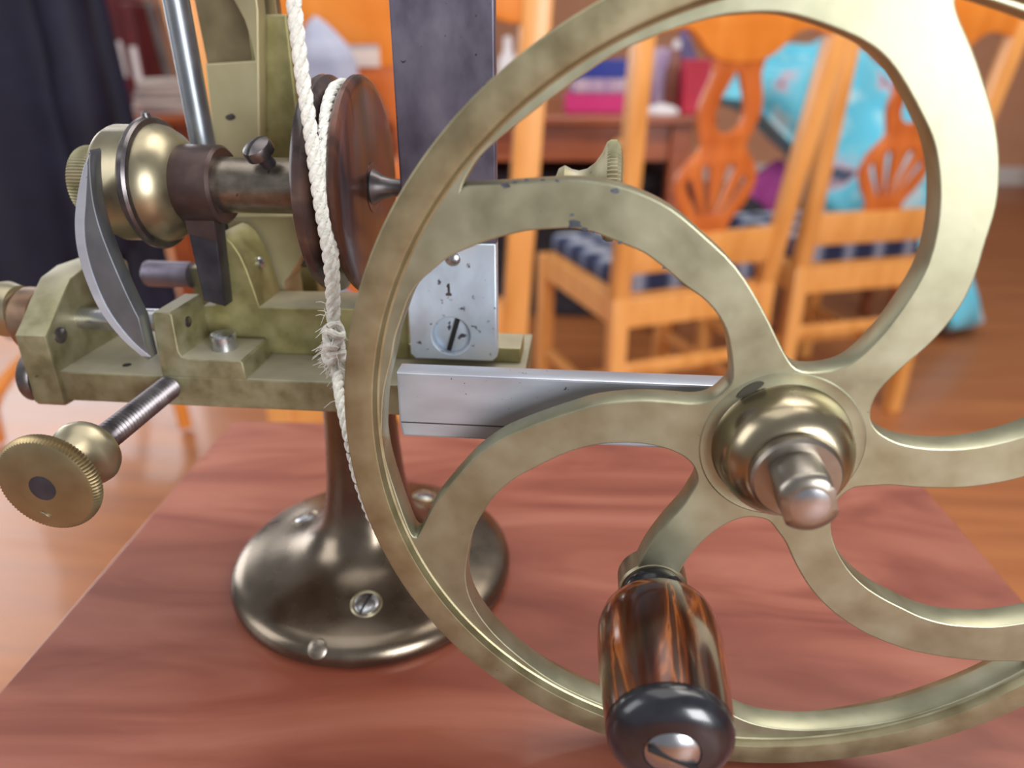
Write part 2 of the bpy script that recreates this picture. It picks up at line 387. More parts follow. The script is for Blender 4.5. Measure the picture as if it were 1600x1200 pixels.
# brass block with tower, base flange
blk = tool('slide_block', extr([[(-72, 66.5), (-71.6, 75.9), (-69.2, 76.0), (-68.4, 84), (-68.0, 88.2), (-67.2, 89.3), (-66.2, 89.8), (-65.0, 89.4), (-63.8, 88.2), (-62.6, 86.0), (-61.7, 83), (-60.9, 79), (-60.4, 76.1), (-32, 76.4), (-32, 66.5)]], 126, 136.5, 'XZ', .3), GBR, T)
tool('block_flange', box(-60, -10.7, 126.1, 134, 66.5, 69.5, .25), GBR, blk)
tool('tower_pin', lathe([(1.15, -.5), (1.15, .5), (.7, .9), (0, 1.0)], (-61.8, 131.5, 83.2), (1, 0, .25), 20), NICK, blk)
rs = tool('rear_slide', extr([[(-70, 66.5), (-70, 90.6), (-56.5, 91.0), (-55.0, 84), (-58.5, 79), (-60, 77.5), (-60, 66.5)]], 137.5, 147, 'XZ', .3), CRB, T)
tool('slide_rod', lathe([(.7, 0), (.7, 22)], (-60, 143, 80), (1, 0, 0), 16), DST, rs)

# L bracket with bolt
lb = tool('angle_bracket', extr([[(-75.1, 66.3), (-74.6, 78.2), (-74.0, 78.7), (-71.2, 78.7), (-70.8, 78.2), (-70.9, 71.4), (-70.5, 70.5), (-69.6, 70.1), (-59.7, 70.1), (-59.3, 69.7), (-59.1, 66.3)]], 113.9, 125, 'XZ', .3), BR, T)
hb = lathe([(2.35, 0), (2.35, 2.7), (2.1, 3.0), (0, 3.1)], (-65.2, 119.5, 70.0), (0, 0, 1), 36)
tool('bolt_head', hb, NICK, lb)
tool('bracket_pin', lathe([(1.0, -.5), (1.0, .12), (.8, .25), (0, .3)], (-70.8, 118.5, 75.4), (1, 0, 0), 20), DST, lb)

# curved hook blade
ho = spline([Vector((a, 0, b)) for a, b in [(-77.3, 106.1), (-79.3, 102.6), (-81.3, 98.4), (-82.7, 94.4), (-83.4, 90.0), (-83.2, 85.0), (-82.0, 79.6), (-79.3, 74.6), (-75.6, 70.6)]], 5)
hi = spline([Vector((a, 0, b)) for a, b in [(-75.3, 78.4), (-76.0, 80.8), (-76.9, 84.6), (-77.8, 89.0), (-78.5, 93.6), (-78.6, 98), (-78.0, 102.4), (-77.2, 105.6)]], 5)
hk = tool('hook_blade', extr([[(p.x, p.z) for p in ho]+[(-75.2, 70.7)]+[(p.x, p.z) for p in hi]], 111.4, 114.4, 'XZ', .25, 1), HKS, T)
pale = [(p.x, p.z) for p in ho[3:-1]]+[(p.x+1.6*math.sin(PI*min(1, (k+2)/12)*.5), p.z-.1) for k, p in reversed(list(enumerate(ho[3:-1])))]
tool('blade_bevel', extr([pale], 111.25, 111.6, 'XZ', .05), BAR, hk, 'paler ground bevel along the outer edge')

# left end: yoke, bronze nut, knob, disc, guide rod
yk = tool('end_yoke', extr([[(113, 60.4), (113.6, 59.7), (117, 59.5), (140, 59.5), (141, 80), (138.5, 82.2), (128, 82.6), (123, 81.6), (119, 78.6), (115.5, 75.6), (113, 73.7)]], -101, -95, 'YZ', .4), BR, T)
tool('yoke_screw', lathe([(1.5, -.4), (1.5, .3), (1.2, .5), (0, .55)], (-95, 116.6, 72.6), (1, 0, 0), 24), DST, yk)
tool('yoke_disc', lathe([(4.6, 0), (5.0, .6), (5.0, 2.0), (4.2, 2.7), (0, 3.0)], (-101, 117.5, 64.0), (-1, 0, 0), 40), DST, yk)
tool('bronze_nut', lathe([(5.6, 0), (6.2, .5), (6.2, 4.0), (5.6, 4.8), (3, 5.0)], (-101.2, 123, 73.2), (-1, 0, 0), 48), mat('old_bronze', [(.3, (132, 104, 84)), (.7, (160, 132, 110))], .38, .9, (200, 200, 200), 5, .08, .06), T)
tool('end_knob', lathe([(3, 0), (4.6, .8), (5.4, 3.2), (5.0, 6), (3, 7.6), (0, 8)], (-106.0, 123, 75.0), (-1, 0, 0), 40), BRP, T)
tool('guide_rod', lathe([(2.15, 0), (2.15, 24)], (-95.2, 123.5, 73.6), (1, 0, 0), 32), NICK, T)

# thumb screw pointing at the camera
n = 40; prof = [(0, -1)]
for k in range(57):
    prof.append((2.2 if k % 2 else 1.68, -1+k*.43))
adj = tool('adjusting_screw', lathe(prof+[(0, prof[-1][1])], (-74.2, 114, 64.2), (0, -1, 0), 32), DST, T)
fer = lathe([(2.2, 22.6), (4.4, 22.8), (5.0, 23.2), (5.3, 24.0), (5.15, 25.0), (4.5, 26.1), (3.9, 27.2), (3.6, 28.4), (3.6, 29.6), (4.3, 30.4), (5.6, 30.9)], (-74.2, 114, 64.2), (0, -1, 0), 56)
tool('ferrule', fer, BRP, adj)
kp = [(4.0, 30.4), (6.6, 31.0), (7.0, 31.3), (7.3, 31.8), (7.4, 32.4), (7.3, 33.0), (7.0, 33.5), (6.6, 33.65), (5.2, 33.75), (3.5, 33.95), (2.2, 34.05), (0, 34.1)]
tool('knurled_disc', lathe(kp, (-74.2, 114, 64.2), (0, -1, 0), 176, {2: .014, 3: .022, 4: .024, 5: .022, 6: .014}), KNB, adj)
tool('screw_end', lathe([(1.95, 33.8), (1.95, 34.12), (1.5, 34.18), (0, 34.2)], (-74.2, 114, 64.2), (0, -1, 0), 32), BLK, adj)
mk = box(-.8, .8, -.12, .3, -.14, .14); mk.transform(Matrix.Translation((-75.2, 80.1, 59.6)) @ Matrix.Rotation(R(36), 4, 'Y')); tool('stamped_dash', mk, BRP, adj)

# spindle: sleeve, set screw, collar, tongue, bell cup, knob
AY, AZ = 125, 98.8
def ax(profile, seg=64, knurl=None, closed=False): return lathe(profile, (0, AY, AZ), (1, 0, 0), seg, knurl, closed)
slv = tool('spindle_sleeve', ax([(4.2, -65.5), (4.75, -65.2), (4.75, -43)]), SLV, T)
SX = (-53.9, 121.4, 104.6); SA = (-.25, -.52, .82)
hd, sl = screw_head(0, 0, 0, 2.55, R(64), 1.7, .8, SA, SX)
tool('set_screw', hd, DST, slv); tool('screw_slot', sl, DARK, slv)
tool('screw_shank', lathe([(1.3, -2.6), (1.3, .2)], SX, SA, 20), BLK, slv)
col = tool('spindle_collar', ax([(4.9, -63.0), (6.2, -62.7), (6.7, -63.2), (6.75, -65), (6.75, -70.4), (6.3, -71.2), (4, -71.4)]), COP, T)
tool('collar_tongue', extr([[(-69.6, 94.5), (-64.0, 94.5), (-65.0, 77.4), (-68.9, 78.4)]], 121.6, 125.2, 'XZ', .3), BLK, col, 'flat black steel tongue below the collar')
tool('tongue_step', extr([[(-69.5, 93.9), (-64.1, 93.2), (-64.2, 89.6), (-69.3, 90.8)]], 121.2, 121.7, 'XZ', .1), COP, col)
bell = tool('bell_cup', ax([(4.5, -69.0), (5.6, -69.2), (7.3, -70.0), (8.9, -71.4), (9.8, -73.0), (10.2, -74.6), (10.2, -76.2), (9.9, -76.8), (9.9, -81.2), (9.4, -82.2), (8.2, -82.6), (4.0, -82.7)], 80), BRP, T)
tool('steel_ring', ax([(10.1, -74.2), (11.0, -74.3), (11.3, -74.8), (11.2, -75.6), (10.6, -76.2), (9.9, -76.4)], 80), DST, bell)
tool('ring_pip', lathe([(.9, 0), (.7, .8), (0, 1.2)], (-75.0, 125, AZ+11.0), (0, -.1, 1), 16), DST, bell)
tool('knurled_knob', ax([(3.6, -82.4), (3.7, -83.6), (5.4, -84.2), (6.1, -84.8), (6.25, -85.4), (6.25, -87.6), (6.0, -88.2), (5, -88.5), (0, -88.8)], 140, {3: .012, 4: .022, 5: .022, 6: .012}), BR, bell)

# pulley, cone, thumb screw on the right
pul = tool('drive_pulley', ax([(4.7, -43.8), (12, -44.1), (16.8, -44.3), (17.7, -44.0), (18.0, -43.4), (17.9, -42.4), (16.6, -41.7), (15.0, -40.8), (14.8, -39.8), (16.2, -38.8), (17.6, -38.2)], 112), PULR, T, 'dark turned wooden pulley with a grooved rim')
tool('pulley_face', ax([(17.5, -38.4), (17.95, -37.9), (17.95, -37.2), (17.4, -36.7), (16.2, -36.5), (8, -36.2), (4.2, -36.2), (4.0, -37.2), (0, -37.3)], 112), PUL, pul, 'reddish rosewood face of the pulley')
tool('bore_shade', ax([(4.3, -36.4), (4.3, -36.12), (0, -36.1)], 48), EBN, pul)  # dark disc, puts the shadow around the cone into its colour
tool('center_cone', ax([(3.4, -37.7), (3.5, -36.6), (2.9, -35.9), (2.0, -34.4), (1.55, -32.8), (1.4, -30.8)], 40), DST, T)
prof = [(1.5 if k % 2 else 1.3, -14.9+.28*k) for k in range(42)]
th = tool('side_thumb_screw', ax([(0, -15)]+prof+[(0, -3.2)], 32), DST, T)
tool('flared_knob', ax([(1.5, -5.2), (3.6, -4.4), (4.1, -3.4), (3.5, -2.2), (3.3, -1.0), (3.6, .3), (4.6, 1.6), (6.2, 2.7), (7.8, 3.4), (8.1, 4.0), (8.1, 5.0), (7.6, 5.6), (6.0, 6.0), (0, 6.3)], 150, {8: .01, 9: .018, 10: .018}), BR, th)

# rear column and the frame around it, rod, pin
tool('rear_column', box(-66.5, -58.4, 151.4, 157, 60, 126.6, .4), GBR, T)
cl = tool('rear_frame', extr([[(-77.5, 62), (-76.4, 88), (-74.4, 118.0), (-64.3, 118.6), (-64.5, 122), (-65.3, 125.6), (-67.1, 129.4), (-69.5, 133), (-72, 138), (-72, 158), (-61.6, 158), (-62.2, 127), (-67.6, 88), (-68, 62)]], 147.6, 151.2, 'XZ', .4), CRB, T)
tool('recess_plate', extr([[(-76.2, 112), (-78.5, 158), (-60.5, 158), (-60.5, 112)]], 152.5, 155, 'XZ', .4), KNB, cl)
tool('frame_mark', extr([smooth2([(-71.8, 108.4), (-70.4, 108.9), (-69.8, 108.2), (-70.8, 107.6), (-71.7, 107.8)])], 147.5, 147.62, 'XZ'), DST, cl)
tool('upright_rod', lathe([(2.3, 0), (2.3, 76)], (-72.6, 139, 84), (-.02, 0, 1), 32), HKS, T)
rp = tool('cross_pin', lathe([(2.7, 0), (2.9, .4), (2.9, 10.5)], (-97.0, 150, 74.8), (1, 0, -.01), 32), PGST, T)
tool('pin_end', lathe([(2.7, .1), (2.0, -.5), (0, -.7)], (-97.0, 150, 74.8), (1, 0, -.01), 32), WHP, rp)
tool('pin_bracket', box(-87, -76, 149.8, 156, 62, 76.5, .4), BR, rp)

# hand wheel
WX, WY, WZ = 28.02, 88.15, 71.28
pol = [(11.9, -38), (12.1, -31), (12.8, -27), (14.0, -23.6), (16.2, -19.2), (20.4, -15.5), (25.5, -11.5), (30.5, -7), (35, -2.5), (38.5, 1.3), (42.3, 5.5), (46.8, 11), (50.3, 15.3), (53.2, 18.7), (54.4, 20.1), (54.95, 20.3), (55.1, 19.5), (55.1, 15), (55.1, 8), (55.1, 0), (54.9, -6), (54.4, -14), (53.8, -20), (52.8, -25), (51.3, -29), (49.3, -32.5), (46, -38), (43.2, -41.8), (40.2, -45.5), (37, -48.5), (34, -50.7), (30.8, -53.3), (27.5, -55.8), (24, -57.6), (20.4, -58.2), (17.6, -57.4), (15.4, -55.2), (13.5, -51), (12.3, -45)]
def pc(r, a, k=0): return (WX+r*math.cos(R(a+60*k)), WZ+r*math.sin(R(a+60*k)))
# three openings follow the worn, hand-filed outlines; the rest repeat the mean one (offsets from the hub)
OB=[ (-42.9, 33.7), (-42.2, 34.0), (-38.3, 34.2), (-32.9, 34.6), (-29.1, 34.8), (-25.2, 34.4), (-21.4, 33.4), (-17.5, 31.6), (-13.4, 28.5), (-9.1, 24.7), (-5.3, 19.6), (-1.7, 13.7), (0.2, 11.5), (2.5, 11.1), (5.4, 11.7), (7.5, 13.2), (9.9, 16.7), (12.0, 21.4), (13.2, 25.8), (13.2, 30.4), (12.4, 34.8), (10.9, 39.0), (8.8, 42.3), (5.1, 46.9), (1.9, 49.4), (-2.3, 51.1), (-6.5, 52.3), (-9.2, 52.6), (-11.9, 52.5), (-14.5, 52.2), (-18.3, 51.2), (-22.6, 49.7), (-25.3, 48.5), (-29.2, 46.0), (-34.1, 42.6), (-39.8, 38.2), (-41.8, 35.8) ]
OA=[ (-51.6, -18.8), (-50.8, -17.8), (-48.6, -13.0), (-46.1, -9.3), (-42.3, -4.4), (-38.6, -1.1), (-35.7, 0.6), (-31.9, 2.4), (-28.8, 3.7), (-24.8, 5.2), (-19.4, 6.0), (-15.2, 6.0), (-12.1, 5.9), (-10.0, 6.5), (-8.5, 8.0), (-7.7, 9.8), (-8.6, 14.3), (-9.8, 17.3), (-12.1, 20.1), (-15.1, 22.2), (-18.0, 24.5), (-20.5, 26.2), (-23.1, 27.2), (-26.3, 28.4), (-28.1, 28.8), (-29.6, 29.0), (-32.6, 28.8), (-35.2, 28.5), (-38.6, 27.6), (-41.6, 26.5), (-44.8, 25.0), (-47.3, 23.0), (-48.8, 21.6), (-50.2, 19.6), (-51.4, 16.7), (-52.5, 13.8), (-53.2, 10.8), (-54.6, 5.9), (-55.3, 0.9), (-55.5, -2.9), (-54.6, -8.7), (-52.6, -17.0) ]
OC=[ (9.9, 52.8), (12.6, 48.8), (15.3, 44.3), (17.0, 41.0), (18.4, 37.0), (19.2, 32.7), (19.1, 28.3), (19.0, 24.4), (18.2, 20.3), (16.2, 16.1), (13.2, 12.1), (11.1, 8.8), (10.6, 5.6), (11.6, 3.4), (13.7, 1.9), (16.4, 1.0), (20.5, 0.7), (25.2, 1.3), (30.3, 3.2) ]
OC += [(r*math.cos(R(a+60)), r*math.sin(R(a+60))) for r, a in reversed(pol[16:31])]
holes = []
base2 = smooth2([(r*math.cos(R(a)), r*math.sin(R(a))) for r, a in pol], 4)
for k in range(6):
    c, s = math.cos(R(60*k)), math.sin(R(60*k))
    own = {1: OC, 2: OB, 3: OA}.get(k)
    if own: holes.append([(WX+x, WZ+y) for x, y in smooth2(own, 3)])
    else: holes.append([(WX+x*c-y*s, WZ+x*s+y*c) for x, y in base2])
wh = tool('hand_wheel', extr([[(WX+56.9*math.cos(2*PI*k/180), WZ+56.9*math.sin(2*PI*k/180)) for k in range(180)]]+holes, WY+1.25, WY+5.1, 'XZ', .22), BRW, T, 'large brass hand wheel with six curved spokes')
def wax(profile, seg=64, knurl=None, closed=False): return lathe(profile, (WX, WY, WZ), (0, -1, 0), seg, knurl, closed)
tool('wheel_rim', wax([(55.55, -1.3), (55.9, -1.1), (56.15, -.35), (56.3, -.08), (56.5, 0), (60.1, 0), (60.3, -.2), (60.3, -1.9), (58.4, -3.5), (60.3, -5.1), (60.3, -6.6), (60.0, -6.9), (56.4, -6.9), (55.6, -5.2)], 220, None, True), BRR, wh, 'browner grooved outer rim of the wheel')
tool('hub_boss', wax([(9.4, -1.3), (9.2, -1.05), (9.0, -.5), (8.85, .8), (8.6, 2.2), (8.1, 3.4), (7.3, 4.4), (6.3, 5.1), (5.7, 5.3), (4, 5.4)], 80), HUB, wh)
tool('hub_step', wax([(11.0, -1.27), (10.75, -1.12), (10.3, -1.17), (8.9, -1.17)], 80), BRW, wh)
tool('hub_stain', extr([smooth2([(WX-6.9, WZ+7.2), (WX-6.0, WZ+8.6), (WX-4.6, WZ+9.5), (WX-3.6, WZ+9.4), (WX-4.4, WZ+8.3), (WX-5.9, WZ+7.2)])], WY+1.02, WY+1.3, 'XZ'), mat('dark_grease', [(0, (62, 58, 46))], .5, .2), wh)
tool('axle_nut', wax([(5.55, 5.4), (5.7, 5.7), (5.7, 7.0), (5.3, 7.4), (3.6, 7.5)], 48), SHAFT, wh)
bm_sh = wax([(4.15, 7.2), (4.15, 12.0), (3.9, 12.5), (3.4, 12.9), (2.5, 13.1), (0, 13.1)], 48)
for v in bm_sh.vertices:                                # two flats filed on the shaft
    dx, dz = v.co.x-WX, v.co.z-WZ; a = dx*.94+dz*.34
    if a > 3.1: v.co.x -= (a-3.1)*.94; v.co.z -= (a-3.1)*.34
    if a < -3.1: v.co.x -= (a+3.1)*.94; v.co.z -= (a+3.1)*.34
tool('axle_shaft', bm_sh, SHAFT, wh)
tool('axle_tip', wax([(2.35, 13.0), (2.35, 13.12), (1.6, 13.3), (0, 13.4)], 32), NICK, wh)
tool('axle', wax([(4.2, -4), (4.2, -14)], 40), DST, wh)
tool('rear_hub', wax([(9.6, -5.0), (9.6, -8.8), (6, -9)], 48), BR, wh)
HX, HZ = 12.95, 45.0
def hax(profile, seg=64): return lathe(profile, (HX, WY, HZ), (0, -1, 0), seg)
tool('handle_boss', hax([(4.8, -5.3), (5.3, -5.0), (5.3, -1.4), (5.0, -1.1), (4.2, -1.05)], 48), BRP, wh)
tool('handle_ferrule', hax([(4.6, -1.3), (4.9, -.6), (4.9, .5), (4.5, 1.1), (4.5, 1.5), (4.95, 2.0), (5.0, 2.9), (4.7, 3.6), (4.5, 4.2)], 48), EBN, wh)
tool('handle_grip', hax([(4.2, 3.5), (5.8, 3.6), (7.2, 4.2), (8.1, 5.4), (8.55, 7.2), (8.65, 9.4), (8.5, 14), (8.15, 19), (7.8, 23.6)], 72), HND, wh, 'glossy striped dark red-brown wooden grip')
tool('handle_cap', hax([(7.72, 23.6), (7.75, 24.2), (7.5, 25.2), (6.9, 26.0), (5.8, 26.7), (4.6, 27.0), (3.4, 27.1), (3.3, 26.6), (0, 26.5)], 72), EBN, wh)
hd, sl = screw_head(0, 0, 0, 3.3, R(-26), .7, .7, (0, -1, 0), (HX, WY-26.5, HZ))
tool('handle_screw', hd, NICK, wh)
sl = box(-3.2, 3.2, -27.96, -26.9, -.2, .2); sl.transform(Matrix.Translation((HX, WY, HZ)) @ Matrix.Rotation(R(24), 4, 'Y')); tool('screw_slot', sl, DARK, wh)
# chips in the lacquer along the spoke edges
chips = []
for x, z, n, s, sd in ((-1.1, 100.85, 11, .85, 3), (-1.4, 102.0, 9, .3, 4), (.2, 100.2, 9, .35, 5), (1.2, 99.9, 8, .2, 6), (4.6, 98.7, 9, .3, 21), (-9.5, 105.3, 10, .6, 7), (-8.4, 105.75, 9, .3, 8), (-7.0, 106.0, 9, .3, 9), (-5.0, 106.05, 9, .25, 10), (-3.3, 106.0, 9, .3, 31), (3.6, 104.9, 10, .5, 11), (10.2, 95.6, 8, .25, 12)):
    rnd = random.Random(sd); q = []
    for k in range(n):
        t = 2*PI*k/n; w = s*(.55+.6*rnd.random()); q.append((x+w*1.25*math.cos(t), z+w*.7*math.sin(t)))
    chips.append(extr([q], WY+1.2, WY+1.3, 'XZ'))
tool('lacquer_chips', join(*chips), CHIP, wh, kind='stuff')

# ------------------------------------------------------------------ drive cord
def P3(x, y, z): return W(x, y, z)
def twisted(path, rad, pitch, strands, rstrand, seg=8):
    ms = []; L = 0; acc = [0]
    for i in range(1, len(path)): L += (path[i]-path[i-1]).length; acc.append(L)
    for s in range(strands):
        q = []
        for i, p in enumerate(path):
            d = (path[min(i+1, len(path)-1)]-path[max(i-1, 0)]).normalized()
            a = d.cross(Vector((0, 1, .1))).normalized(); b = d.cross(a)
            th = 2*PI*(acc[i]/pitch+s/strands)
            q.append(p+(a*math.cos(th)+b*math.sin(th))*rad)
        ms.append(tube(q, rstrand, seg))
    return join(*ms)
cordT = empty('drive_cord', W(-39.8, 108, 80), 'white twisted cotton cord over the wooden pulley, knotted and frayed by the wheel', 'cord')
def cord(name, me, m, kind=None):
    me.transform(Matrix.Translation(-cordT.location)); return link(name, me, m, cordT, None, None, kind)
KN = (-39.4, 106.4, 77.0)
front = [W(*p) for p in [(-39.0, 107.5, 190), (-39.2, 106, 158), (-39.3, 105.4, 140), (-39.4, 105.4, 127), (-39.4, 105.4, 118.5), (-39.1, 105.4, 110.9), (-39.0, 105.8, 101), (-38.6, 106.2, 91), (-39.0, 106.6, 84), KN]]
cord('long_strand', twisted(spline(front, 26), .00050, .0060, 3, .00060), STR)
gr = [(x, AY+16.4*math.sin(R(a)), AZ+16.4*math.cos(R(a))) for a, x in ((60, -40.4), (40, -40.4), (20, -40.4), (0, -40.4), (-20, -40.1), (-40, -39.7), (-60, -39.2), (-76, -38.9))]
back = [W(*p) for p in gr+[(-38.7, 108.4, 94), (-38.6, 107.6, 89), (-38.8, 107.0, 84), KN]]
cord('pulley_strand', twisted(spline(back, 16), .00046, .0058, 3, .00056), STR)
tail = [W(*p) for p in [KN, (-39.2, 105.8, 72.8), (-37.8, 102, 71.0), (-36.5, 99, 69.4), (-34.9, 96, 66.2), (-33.7, 94, 62.5), (-32.6, 92.6, 59.5), (-31.0, 91.7, 54.5), (-28.8, 91.65, 49)]]
cord('wheel_strand', twisted(spline(tail, 22), .00042, .0050, 3, .00050), STR)
rk = random.Random(5)
kn = []
for k in range(7):
    c = W(KN[0]+rk.uniform(-.35, .35), KN[1]+rk.uniform(-.4, .4), KN[2]+2.6-k*.85)
    q = Quaternion(Vector((rk.uniform(-1, 1), rk.uniform(-1, 1), 3)).normalized(), rk.uniform(0, 6))
    ring = [c+q @ Vector((.0013*math.cos(2*PI*j/16), .0013*math.sin(2*PI*j/16), .0006*math.sin(4*PI*j/16+k))) for j in range(17)]
    kn.append(tube(ring, .00062, 8, False))
cord('knot', join(*kn), STR)
hairs = []
for k in range(230):
    t = rk.random(); zz = KN[2]+rk.gauss(-.5, 3.2); r0 = 1.2
    c = W(KN[0]+rk.uniform(-.8, .8), KN[1]+rk.uniform(-1.2, .2), zz)
    d = Vector((rk.gauss(-.5, 1), rk.gauss(-.4, .6), rk.gauss(-.6, .8))).normalized(); ln = rk.uniform(.0008, .0030)
    hairs.append(tube([c, c+d*ln*.5, c+d*ln+Vector((0, 0, -ln*.25))], [.00007, .00006, .00003], 4, False))
cord('frayed_fibres', join(*hairs), STR, 'stuff')

# ------------------------------------------------------------------ dining chairs
def bar2(p0, p1, w, d, bev=.004):
    """rectangular bar from p0 to p1, w across x, d along y"""
    p0, p1 = Vector(p0), Vector(p1); bm = bmesh.new(); vs = []
    for p in (p0, p1):
        for sx, sy in ((-1, -1), (1, -1), (1, 1), (-1, 1)): vs.append(bm.verts.new(p+Vector((sx*w/2, sy*d/2, 0))))
    for a in ((3, 2, 1, 0), (4, 5, 6, 7), (0, 1, 5, 4), (1, 2, 6, 5), (2, 3, 7, 6), (3, 0, 4, 7)): bm.faces.new([vs[i] for i in a])
    bmesh.ops.recalc_face_normals(bm, faces=bm.faces)
    bmesh.ops.bevel(bm, geom=bm.edges[:], offset=bev, segments=2, affect='EDGES', profile=.5)
    me = bpy.data.meshes.new('bar'); bm.to_mesh(me); bm.free(); me['flat'] = 4; return me

HW = .194; RK = -.075
def yb(z): return RK*max(0, (z-.46)/.54)
def make_chair():
    t = empty('dining_chair', (0, 0, 0))
    def p(name, me, m, label=None): return link(name, me, m, t, None, label)
    for s in (-1, 1):
        post = join(bar2((s*HW, .0, 0), (s*HW, 0, .47), .040, .036), bar2((s*HW, 0, .455), (s*(HW+.030), yb(1.085), 1.085), .040, .034))
        p('back_post', post, HON)
        p('front_leg', bar2((s*HW, .44, 0), (s*HW, .44, .455), .040, .040), HON)
        p('side_rail', box(s*HW-.011, s*HW+.011, .018, .422, .39, .456, .003), HON)
        p('side_stretcher', box(s*HW-.010, s*HW+.010, .018, .422, .16, .19, .004), HON)
    p('back_rail', box(-HW+.018, HW-.018, -.012, .012, .388, .456, .003), HON)
    p('front_rail', box(-HW+.018, HW-.018, .428, .452, .39, .456, .003), HON)
    p('back_stretcher', box(-HW+.018, HW-.018, -.010, .010, .268, .296, .004), HON)
    p('middle_stretcher', box(-HW+.008, HW-.008, .19, .212, .16, .19, .004), HON)
    p('seat_panel', box(-HW+.01, HW-.01, .012, .435, .446, .462, .003), HON)
    lr = extr([[(-HW+.015, .515), (HW-.015, .515), (HW-.015, .598), (-HW+.015, .598)]], -.011, .011, 'XZ', .004); lean(lr, True)
    p('lower_back_rail', lr, HON)
    top = [(-HW+.01, .995), (-.130, 1.002), (-.100, .992), (-.072, .962), (-.04, .945), (0, .942), (.04, .945), (.072, .962), (.100, .992), (.130, 1.002), (HW-.01, .995), (HW+.012, 1.045), (HW-.02, 1.092), (.11, 1.088), (.05, 1.11), (0, 1.116), (-.05, 1.11), (-.11, 1.088), (-HW+.02, 1.092), (-HW-.012, 1.045)]
    tr = extr([smooth2(top, 3)], -.012, .012, 'XZ', .004); lean(tr, True); p('top_rail', tr, ORG, 'shaped orange top rail')
    half = [(.043, .592), (.054, .62), (.084, .66), (.099, .70), (.092, .735), (.064, .768), (.055, .785), (.064, .812), (.074, .845), (.070, .88), (.056, .92), (.05, .965)]
    out = half+[(-x, z) for x, z in reversed(half)]
    tear = smooth2([(0, .928), (.014, .905), (.030, .868), (.034, .835), (.02, .814), (0, .808), (-.02, .814), (-.034, .835), (-.030, .868), (-.014, .905)], 3)
    slots = []
    for x0, x1, ztop in ((-.050, -.068, .718), (-.014, -.030, .746), (.014, .030, .746), (.050, .068, .718)):
        slots.append([(x0*.55-.005, .635), (x0*.55+.005, .635), (x1+.010, ztop-.012), (x1+.004, ztop), (x1-.004, ztop), (x1-.010, ztop-.012)])
    sp = extr([smooth2(out, 3), tear]+slots, -.007, .007, 'XZ', .002); lean(sp); p('splat', sp, SPL, 'pierced darker orange back splat with teardrop hole and fan slots')
    cu = box(-HW+.012, HW-.012, .014, .445, .458, .51, .018, 3); p('seat_cushion', cu, PLD, 'blue and grey plaid seat cushion')
    return t
def lean(me, splay=False):
    for v in me.vertices:
        if splay: v.co.x *= 1+max(0, v.co.z-.46)/.625*.030/HW
        v.co.y += yb(v.co.z)

def dup(root, loc, rz):
    r = root.copy(); COL.objects.link(r); r.location = loc; r.rotation_euler = (0, 0, rz)
    for ch in root.children:
        c = ch.copy(); COL.objects.link(c); c.parent = r
    return r
CA = make_chair(); CG = 'dining chairs'
CA.location = (.263, 1.6575, 0); CA.rotation_euler = (0, 0, R(24.8))
CB = dup(CA, (.742, 1.95, 0), R(19.5)); CZ = dup(CA, (-.302, 1.085, 0), R(10))
for c, lab in ((CA, 'orange pine dining chair in the middle, pierced splat, plaid cushion showing'), (CB, 'orange pine dining chair at right in front of the turquoise quilt'),
               (CZ, 'orange pine dining chair behind the upright steel plate of the tool')):
    tag(c, lab, 'chair', CG)

# ------------------------------------------------------------------ coat on its stand at the left
CSX, CSY = -1.345, 1.76
cs = empty('coat_stand', (CSX, CSY, 0), 'orange wooden coat stand carrying the navy coat, one foot showing', 'coat stand')
link('pole', lathe([(.030, .16), (.030, .30), (.024, .34), (.022, 1.55), (.03, 1.58), (.02, 1.63), (0, 1.65)], (0, 0, 0), (0, 0, 1), 24), ORG, cs)
for k in range(3):
    a = R(-14+120*k); d = Vector((math.cos(a), math.sin(a), 0))
    link('foot', tube(spline([d*.02+Vector((0, 0, .27)), d*.15+Vector((0, 0, .23)), d*.255+Vector((0, 0, .13)), d*.275+Vector((0, 0, .012))], 6), .018, 12), ORG, cs)
    link('hook', tube(spline([d*.02+Vector((0, 0, 1.47)), d*.08+Vector((0, 0, 1.49)), d*.12+Vector((0, 0, 1.55))], 5), .009, 10), ORG, cs)

def coat():
    NU, NV = 96, 30; v = []; f = []; rnd = random.Random(3)
    ph = [rnd.uniform(0, 6.3) for _ in range(5)]
    for j in range(NV+1):
        t = j/NV; z = 1.46-t*1.14
        sh = math.sin(min(1, t*3.2)*PI/2)
        hx = .10+.105*sh+.02*t; hy = .05+.075*sh+.03*t
        for i in range(NU):
            a = 2*PI*i/NU
            fold = (math.sin(a*7+ph[0]+t*1.5)*.5+math.sin(a*11+ph[1]-t)*.3+math.sin(a*17+ph[2])*.2)*(.008+.018*t)
            cx, cy = math.cos(a), math.sin(a)
            r = 1+fold/.12
            v.append((math.copysign(abs(cx)**.75, cx)*hx*r, math.copysign(abs(cy)**.8, cy)*hy*r, z-.32+.012*math.sin(a*3+t*4)))
    for j in range(NV):
        for i in range(NU):
            k = (i+1) % NU; f.append((j*NU+i, j*NU+k, (j+1)*NU+k, (j+1)*NU+i))
    return clean(frommesh(v, f))
ct = empty('coat', (CSX, CSY, .32), 'long dark navy coat hanging on the stand at far left', 'coat', R(10))
me = coat(); link('coat_body', me, NAVY, ct, sharp=80)
for s in (-1, 1):
    pts = [Vector((s*.12, -.06, 1.04)), Vector((s*.165, -.10, .90)), Vector((s*.18, -.12, .66)), Vector((s*.175, -.12, .40)), Vector((s*.165, -.11, .20))]
    sp = spline(pts, 8); link('sleeve', tube(sp, [.055+.004*math.sin(k*.7) for k in range(len(sp))], 18), NAVY, ct, sharp=80)
